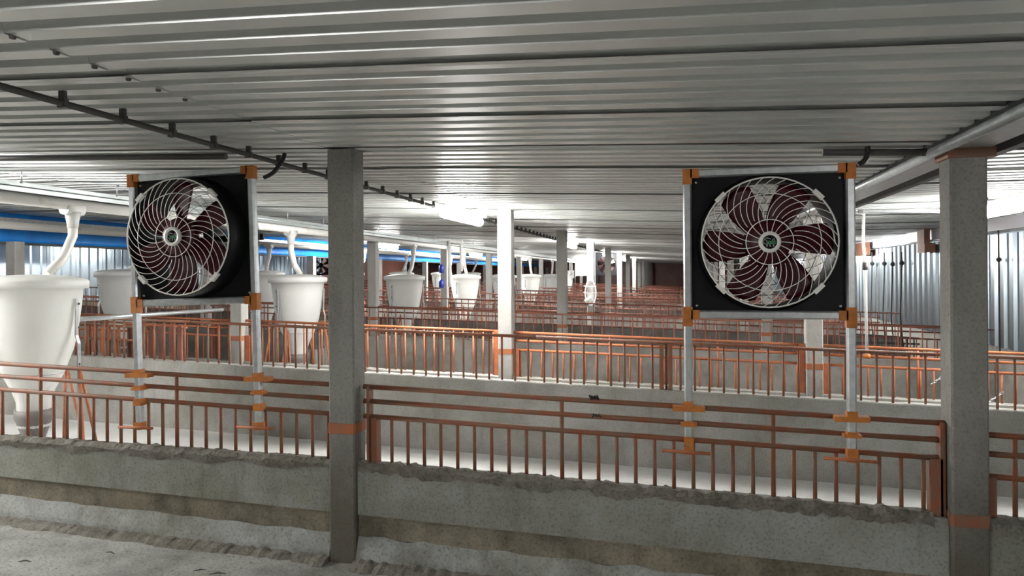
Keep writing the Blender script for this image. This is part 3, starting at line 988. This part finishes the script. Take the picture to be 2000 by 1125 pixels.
# ------------------------------------------------------------------ feeders
def make_feeder():
    t = thing('pig_feeder', '', 'feeder', (0, 0, 0))
    prof = [(0.0, 0.30), (0.09, 0.30), (0.11, 0.34), (0.115, 0.52), (0.14, 0.60), (0.205, 0.74), (0.262, 0.90), (0.295, 1.06), (0.318, 1.24), (0.330, 1.37), (0.345, 1.375), (0.345, 1.39)]
    MB().lathe(prof, 40).build('hopper', WHITEPL, t)
    lid = MB().lathe([(0.35, 1.375), (0.368, 1.378), (0.372, 1.43), (0.362, 1.445), (0.30, 1.462), (0.20, 1.478), (0.10, 1.484), (0.0, 1.486)], 40).build('lid', WHITEPL, t)
    MB().tube([(0.2 * math.cos(a), 0.2 * math.sin(a), 0.735) for a in [2 * math.pi * k / 24 for k in range(24)]], 0.006, 6, closed=True).build('hoop', GALV, t)
    for k in range(3):
        a = math.radians(12 + 120 * k)
        c, s = math.cos(a), math.sin(a)
        b = MB()
        pts = [(0.335, 1.30), (0.328, 1.02), (0.345, 0.96), (0.345, 0.15)]
        for (r0, z0), (r1, z1) in zip(pts, pts[1:]):
            wv = 0.018
            def q(r, u, z): return (c * r - s * u, s * r + c * u, z)
            b.hexa([q(r1, -wv, z1), q(r1 + 0.008, -wv, z1), q(r1 + 0.008, wv, z1), q(r1, wv, z1),
                    q(r0, -wv, z0), q(r0 + 0.008, -wv, z0), q(r0 + 0.008, wv, z0), q(r0, wv, z0)])
        lg = b.build('leg', GALV, t)
        bb = MB()
        for z in (1.26, 1.08, 0.80):
            bb.lathe([(0, 0), (0.009, 0), (0.009, 0.006), (0, 0.008)], 8, off=(0, 0, 0))
        for i, z in enumerate((1.26, 1.08, 0.80)):
            rr = 0.35
            for j in range(32 * i, 32 * i + 32):
                x_, y_, z_ = bb.v[j]
                bb.v[j] = (c * (rr + z_) - s * x_, s * (rr + z_) + c * x_, z + y_)
        bb.build('bolt', DARKSTEEL, lg)
    MB().lathe([(0.06, 0.10), (0.075, 0.12), (0.075, 0.24), (0.115, 0.36), (0.13, 0.40), (0.13, 0.46), (0.118, 0.46)], 20).build('dispenser_cup', CUPGREY, t)
    MB().lathe([(0.0, -0.02), (0.32, -0.02), (0.37, 0.0), (0.39, 0.10), (0.375, 0.11), (0.35, 0.02), (0.0, 0.01)], 32).build('trough', GALV, t)
    for k in range(4):
        a = math.radians(10 + 90 * k)
        c, s = math.cos(a), math.sin(a)
        b = MB()
        for da in (-0.2, 0.2):
            c2, s2 = math.cos(a + da), math.sin(a + da)
            b.tube([(c * 0.36, s * 0.36, 0.78), (c2 * 0.47, s2 * 0.47, 0.05)], 0.011, 6)
        c1, s1, c2, s2 = math.cos(a - 0.2), math.sin(a - 0.2), math.cos(a + 0.2), math.sin(a + 0.2)
        b.tube([(c1 * 0.47, s1 * 0.47, 0.06), (c2 * 0.47, s2 * 0.47, 0.06)], 0.010, 6)
        b.build('brace', RUST_BRIGHT, t)
    return t


def children(o): return list(o.children)


def copy_tree(o, parent=None):
    c = o.copy(); COL.objects.link(c)
    if parent: c.parent = parent
    for ch in children(o): copy_tree(ch, c)
    return c


proto = make_feeder()
rows = [(-4.80, [4.5, 8.4, 12.1, 15.85, 19.6, 23.3, 27.0, 30.7], 'near feeder row', -4.75), (-8.0, [9.0, 12.75, 16.5, 19.95, 23.6, 27.3], 'far feeder row', -7.75)]
first = True
for X, ys, nm, tubeX in rows:
    for i, yv in enumerate(ys):
        f = proto if first else copy_tree(proto)
        first = False
        f.location = (X, yv, sh(X) - 0.03)
        if nm.startswith('near'):
            lab = ['large white hopper feeder cut by the left picture edge', 'white hopper feeder just left of the large column',
                   'white hopper feeder just right of the large column'][i] if i < 3 else 'white hopper feeder, %s from the front in the near feeder row' % ORD[i]
        else:
            lab = ('white hopper feeder behind the left post of the left fan' if i == 0 else 'white hopper feeder, %s from the front in the far feeder row' % ORD[i].replace('front', 'first'))
        f['label'] = lab; f['category'] = 'feeder'; f['group'] = 'white hopper feeders'
        # drop pipe
        top = 2.08 if X > -6 else 2.125
        dy = 0.32 if i % 2 == 0 else -0.25
        p0 = Vector((tubeX, yv + dy, top)); p2 = Vector((X + 0.06, yv + (0.06 if dy > 0 else -0.05), sh(X) + 1.455))
        p1 = p0 + Vector((0, 0, -0.22)); pm = (p1 + p2) / 2 + Vector((0, 0.03 if dy > 0 else -0.03, -0.03))
        t = thing('drop_pipe', 'white drop pipe feeding the %s hopper of the %s' % (ORD[i].replace('front', 'nearest'), nm), 'pipe', p0, 'white drop pipes above the feeders')
        MB().tube([p0 - p0, p1 - p0, pm - p0, p2 - p0], 0.036, 12).build('pipe', PVC, t)
        MB().tube([(0, -0.085, -0.005), (0, 0.085, -0.005)], 0.052, 12).build('collar', WHITEPL, t)
        MB().tube([(0, 0, -0.03), (0, 0, -0.11), (0, 0, -0.16)], [0.062, 0.046, 0.040], 12).build('socket', WHITEPL, t)

# partition between the feeder bays, along the barn
def partition(X, y0, y1, label, solid=0.45):
    t = thing('pen_partition', label, 'partition', (X, y0, sh(X) - 0.03), 'partitions along the feeder row')
    L = y1 - y0
    for z in (0.96, 0.82, 0.68):
        MB().tube([(0, 0, z), (0, L, z)], 0.018, 8).build('rail', RUST, t)
    me = rod_mesh(0.014, 0.66, RUST)
    k = max(2, int(L / 0.30))
    for i in range(k + 1):
        put('upright', rod_mesh(0.014, 0.98, RUST) if i % 3 == 0 else me, t, (0, L * i / k, 0.0))
    MB().box(-0.05, 0.05, 0.0, L, -0.02, solid).build('low_wall', WALL_PALE, t)


partition(-4.88, 8.9, 9.66, 'short railed partition behind the second feeder')

# ------------------------------------------------------------------ gates left, behind the nearest feeder
gt = thing('steel_gate', 'rust-red gate of flat uprights between the nearest feeder and left fan', 'gate', (-5.0, 6.3, 0.0))
for px, wd, m in ((152, 0.05, RUST), (172, 0.06, RUST), (187, 0.03, RUST), (202, 0.03, RUST_BRIGHT), (213, 0.03, RUST), (232, 0.022, RUST)):
    q = PY(px, 690, 6.3)
    MB().box(q.x - wd / 2 + 5.0, q.x + wd / 2 + 5.0, -0.012, 0.012, 0.02, 1.02).build('upright', m, gt)
a, c = PY(145, 650, 6.3), PY(270, 660, 6.3)
for z in (0.985, 0.90, 0.76):
    MB().tube([(a.x + 5.0, 0, z + sh(a.x)), (c.x + 5.0, 0, z + sh(c.x))], 0.012, 8).build('rail', RUST, gt)
gt2 = thing('steel_gate', 'bright orange-red gate of wide plates behind the left fan post', 'gate', (-4.2, 6.45, 0.0))
for px, wd in ((258, 0.10), (296, 0.04), (316, 0.06), (336, 0.05), (352, 0.05)):
    q = PY(px, 690, 6.45)
    MB().box(q.x - wd / 2 + 4.2, q.x + wd / 2 + 4.2, -0.012, 0.012, 0.02, 1.02).build('plate', RUST_FAR, gt2)
MB().tube([(PY(245, 650, 6.45).x + 4.2, 0, 1.03), (PY(365, 650, 6.45).x + 4.2, 0, 1.0)], 0.012, 8).build('rail', RUST_BRIGHT, gt2)
# gate plates near the third left column
gt3 = thing('steel_gate', 'orange gate plates beside the column behind the left fan', 'gate', (-4.3, 7.35, 0.0))
for px, wd in ((418, 0.06), (428, 0.04), (478, 0.07)):
    q = PY(px, 690, 7.35)
    MB().box(q.x - wd / 2 + 4.3, q.x + wd / 2 + 4.3, -0.012, 0.012, 0.02, 1.02).build('plate', RUST_FAR, gt3)
MB().tube([(PY(408, 650, 7.35).x + 4.3, 0, 1.0), (PY(492, 650, 7.35).x + 4.3, 0, 0.985)], 0.012, 8).build('rail', RUST_BRIGHT, gt3)

# thin galvanised brace pipe from the nearest feeder
p0, p1 = PY(150, 624, 4.75), PY(434, 605, 6.9)
tag(MB().tube([(0, 0, 0), tuple(p1 - p0)], 0.02, 10).build('brace_pipe', GALV, None, p0), 'slanting galvanised pipe from the nearest feeder behind the left fan', 'pipe')

# ------------------------------------------------------------------ right bay: water pipe, ropes, brackets, rails
wp = thing('water_pipe', 'thin white vertical pipe with grey joint right of the right fan', 'pipe', (PY(1690, 560, 7.2).x, 7.2, 0.6))
zt = PY(1689, 418, 7.2).z; zb = PY(1691, 700, 7.2).z; zj = PY(1690, 523, 7.2).z
MB().tube([(-0.01, 0, zt - 0.6), (-0.015, 0, (zt + zj) / 2 - 0.6), (0, 0, zj - 0.6), (0.01, 0, zb - 0.6)], 0.0135, 8).build('pipe', WHITEPL, wp)
MB().tube([(0, 0, zj - 0.62), (0, 0, zj - 0.55)], 0.022, 10).build('joint', DARKSTEEL, wp)
MB().tube([(0.01, 0, zb - 0.6), (0.01, 0, zb - 0.56)], 0.03, 10).build('socket', ORANGE, wp)
cable('ceiling_pipe', [PY(1676, 413, 7.2), PY(1840, 413, 7.2)], 0.018, 'grey horizontal pipe under the roof right of the right fan', 'pipe', GALV)
for i, (px, yk) in enumerate(((1703, 515), (1727, 515), (1743, 516), (1761, 514))):
    tp_ = PX(px, 492, XR - 0.12); kn = PX(px + 0.5, yk, XR - 0.12); bt = PX(px - 4, 690, XR - 0.12)
    t = thing('hanging_rope', 'dark knotted rope on the metal wall, %s of four from the left' % ORD[i].replace('front', 'first'), 'rope', tp_, 'ropes on the right wall')
    MB().tube([(0, 0, 0), tuple(kn - tp_), tuple((kn * 0.4 + bt * 0.6) - tp_ + Vector((0, 0.01, 0))), tuple(Vector((bt.x, tp_.y - 0.05, max(bt.z, 0.3))) - tp_)], 0.011, 6).build('cord', ROPE, t)
    MB().lathe([(0, -0.05), (0.03, -0.025), (0.042, 0.0), (0.03, 0.03), (0, 0.05)], 10, off=tuple(kn - tp_)).build('knot', ROPE, t)
tp_ = PX(1950, 470, XR - 0.12); kn = PX(1951, 507, XR - 0.12); bt = PX(1953, 690, XR - 0.12)
t = thing('hanging_rope', 'dark knotted rope on the metal wall right of the right column', 'rope', tp_, 'ropes on the right wall')
MB().tube([(0, 0, 0.12), (0, 0, 0), tuple(kn - tp_), tuple(bt - tp_)], 0.008, 6).build('cord', ROPE, t)
MB().lathe([(0, -0.035), (0.02, -0.02), (0.032, 0.0), (0.02, 0.02), (0, 0.03)], 10, off=tuple(kn - tp_)).build('knot', ROPE, t)

for i, (pxa, pxb, pya, pyb) in enumerate(((1791, 1813, 455, 488),)):
    q = PX((pxa + pxb) / 2, (pya + pyb) / 2, XR - 0.14)
    t = thing('steel_bracket', 'rust-red L-shaped steel bracket on top of the right metal wall', 'bracket', q)
    MB().box(-0.04, 0.04, -0.20, 0.12, -0.17, 0.17).build('plate', RUST, t)
    MB().box(-0.10, 0.04, -0.42, -0.20, -0.17, -0.05).build('arm', RUST, t)
q = PX(1682, 480, XR - 0.14)
t = thing('steel_bracket', 'rust-red steel bracket on the right wall beside the white pipe', 'bracket', q)
MB().box(-0.04, 0.04, -0.5, 0.3, -0.20, 0.05).build('plate', RUST, t)
MB().box(-0.06, 0.0, -0.7, -0.5, -0.20, -0.06).build('arm', RUST, t)

# dark rail gate in front of the right wall
gq = thing('rail_gate', 'dark rail gate with rounded corner before the right metal wall', 'gate', (2.3, 11.5, 0))
def q_(px, py): p = PY(px, py, 11.5); return (p.x - 2.3, 0, p.z)
for ya_, yb_ in ((654, 661), (670, 672), (681, 681)):
    MB().tube([q_(1640, ya_ - 3), q_(1796, yb_)], 0.014, 8).build('rail', DARKSTEEL, gq)
MB().tube([q_(1640, 678), q_(1785, 680), q_(1797, 686), q_(1800, 700), q_(1800, 730)], 0.016, 8).build('curved_rail', DARKSTEEL, gq)
for px in (1700, 1714, 1727, 1741, 1757, 1772, 1785):
    MB().tube([q_(px, 660), q_(px, 735)], 0.011, 6).build('bar', DARKSTEEL, gq)

# small chains
for (px, py, Yc, lab) in ((1832, 742, 7.1, 'short silver chain on the fence left of the right column'), (1941, 779, 7.1, 'short silver chain on the fence right of the right column')):
    o = PY(px, py, Yc)
    t = thing('chain', lab, 'chain', o, 'fence chains')
    for k in range(6):
        b = MB()
        ang = k * math.pi / 2
        pts = []
        for j in range(10):
            a = 2 * math.pi * j / 10
            u, v = 0.016 * math.cos(a), 0.010 * math.sin(a)
            pts.append((0.02 * k - 0.04 + u, v * math.cos(ang), 0.016 * k - 0.03 + u * 0.7 + v * math.sin(ang)))
        b.tube(pts, 0.0035, 5, closed=True).build('chain_link', GALV, t)

# ------------------------------------------------------------------ hose loop on the fourth column
Yh = YB[3] - 0.03
ho = PY(1153, 572, Yh)
t = thing('hose_coil', 'grey hose coil tied with white cord on the fourth central column', 'hose', ho)
pts = []
for k in range(24):
    a = 2 * math.pi * k / 24
    pts.append((0.10 * math.cos(a) + 0.0, 0.0, 0.26 * math.sin(a)))
MB().tube(pts, 0.012, 8, closed=True).build('hose', WIRED, t)
MB().tube([(x * 1.1 + 0.01, -0.025, z * 0.96) for x, y, z in pts], 0.012, 8, closed=True).build('hose', WHITEROPE, t)
for z in (0.13, 0.0):
    MB().tube([(-0.13, -0.03, z + 0.01), (0, -0.045, z - 0.01), (0.13, -0.03, z)], 0.008, 6).build('tie_cord', WHITEROPE, t)
b = MB().tube([(-0.10, -0.05, -0.17), (0.02, -0.05, -0.08)], 0.035, 10)
b.build('sprayer_handle', WHITEPL, t)
MB().tube([(-0.05, -0.04, -0.24), (-0.08, -0.04, -0.20)], 0.03, 10).build('nozzle', DARKSTEEL, t)

# ------------------------------------------------------------------ far things
BLADE_FAR = mat('dark_blade', (0.02, 0.006, 0.006), 0.5)


def far_fan(px, py, Y, size, label):
    c = PY(px, py, Y)
    t = thing('ventilation_fan', label, 'fan', c, 'distant square fans')
    h = size / 2
    b = MB()
    n = 32; R = h * 0.86
    for k in range(n):
        a = 2 * math.pi * k / n; c_, s_ = math.cos(a), math.sin(a)
        q = h / max(abs(c_), abs(s_)); b.v.append((q * c_, 0, q * s_))
    for k in range(n):
        a = 2 * math.pi * k / n; b.v.append((R * math.cos(a), 0, R * math.sin(a)))
    for k in range(n):
        a = 2 * math.pi * k / n; b.v.append((R * math.cos(a), 0.14, R * math.sin(a)))
    for k in range(n):
        j = (k + 1) % n
        b.face([k, j, n + j, n + k]); b.face([n + k, n + j, 2 * n + j, 2 * n + k])
    b.build('panel', BLACKP, t)
    MB().lathe([(0, 0.02), (R * 0.27, 0.02), (R * 0.3, 0.05), (0, 0.06)], 20, axis='y').build('blade_hub', BLACKP, t)
    for k in range(6):
        a0 = 0.4 + k * math.pi / 3
        bb = MB()
        p4 = []
        for (r, da, y) in ((R * 0.25, -0.30, 0.03), (R * 0.95, -0.26, 0.03), (R * 0.95, 0.26, 0.09), (R * 0.25, 0.30, 0.09)):
            p4.append((r * math.cos(a0 + da), y, r * math.sin(a0 + da)))
        bb.hexa([*(p4), *[(x, y + 0.006, z) for x, y, z in p4]])
        bb.build('blade', BLADE_FAR, t)
    for s in (-1, 1):
        MB().bbox(s * (h + 0.02) - 0.02, s * (h + 0.02) + 0.02, -0.02, 0.02, -1.30 - h, h + 0.02).build('post', GALV, t)
    return t


far_fan(1184, 516, 22.4, 0.68, 'distant black fan between the fourth and fifth central columns')
far_fan(626, 518, 22.3, 0.66, 'distant dark fan visible just left of the large column')
far_fan(810, 516, 25.6, 0.66, 'distant dark fan behind the third feeder')

q = PY(1135, 520, 34.0)  # glowing sheet on made-up posts, stands in for a bright distant light
t = thing('glow_sheet', 'brilliant white stand-in sheet for a distant light left of the fourth column', 'sheet', q)
MB().box(-0.27, 0.27, 0, 0.02, -0.45, 0.45).build('sheet', GLOW, t)
MB().tube([(-0.3, 0.01, 0.46), (0.3, 0.01, 0.46)], 0.02, 8).build('top_rod', GALV, t)
MB().tube([(-0.29, 0.01, -1.6), (-0.29, 0.01, 0.5)], 0.02, 8).build('post', GALV, t)
MB().tube([(0.29, 0.01, -1.6), (0.29, 0.01, 0.5)], 0.02, 8).build('post', GALV, t)
q = PY(1115, 536, 30.0)
t = thing('notice_board', 'small white notice board in the distance beside the third central column', 'sign', q)
MB().box(-0.13, 0.13, 0, 0.015, -0.16, 0.16).build('board', WHITEPL, t)
b = MB()
for (x0, x1, z) in ((-0.02, 0.07, 0.09), (0.0, 0.08, 0.03), (-0.04, 0.06, -0.03)):
    b.box(x0, x1, -0.004, 0.0, z, z + 0.022)
b.build('printed_marks', DARKSTEEL, t)
MB().tube([(0, 0.02, -1.3), (0, 0.02, 0.1)], 0.02, 8).build('post', GALV, t)
for i, py in enumerate((525, 554)):
    q = PY(862, py, 14.5)
    t = thing('blue_canister', ['upper', 'lower'][i] + ' dark blue canister hung beside a feeder-row column', 'canister', q, 'blue canisters on a column')
    MB().lathe([(0, -0.09), (0.045, -0.085), (0.055, -0.07), (0.055, 0.05), (0.045, 0.075), (0.02, 0.08), (0.02, 0.10), (0, 0.105)], 20).build('body', BLUED, t)
    MB().tube([(0, 0.06, 0.05), (0.12, 0.06, 0.05)], 0.010, 6).build('hook', GALV, t)

# white vertical downpipe with bend near a left column
q0, q1, q2 = PY(877, 470, 14.3), PY(879, 560, 14.3), PY(900, 472, 14.3)
t = thing('white_downpipe', 'white vertical pipe on a feeder-row column right of the third feeder', 'pipe', q0)
MB().tube([(0, 0, 0), tuple(q1 - q0)], 0.04, 10).build('pipe', WHITEPL, t)
MB().tube([(0, 0, -0.05), tuple(q2 - q0 + Vector((0, 0, -0.05))), tuple(PY(901, 530, 14.3) - q0)], 0.03, 10).build('branch', WHITEPL, t)

# debris on the aisle floor
for i, (px, py, L, a) in enumerate(((48, 1093, 0.07, 0.2), (390, 1100, 0.06, 0.5), (425, 1105, 0.08, 0.3), (215, 1073, 0.07, -0.2))):
    d = ray(px, py); tt = -(CAMZ - 0.07) / d.z; p = Vector((0, 0, CAMZ)) + d * tt
    p.z = sh(p.x) + 0.012
    o = MB().tube([(-L / 2, 0, 0), (0, 0.008, 0.003), (L / 2, 0, 0)], [0.002, 0.004, 0.0015], 6).build('twig', DEBRIS, None, p)
    o.rotation_euler = (0, 0, a)
    tag(o, ['short dark twig on the aisle floor at far left', 'small dark twig on the aisle floor, left of its neighbour', 'dark twig on the aisle floor nearest the left column', 'dark twig on the floor under the left pen wall'][i], 'debris', 'twigs on the aisle floor')
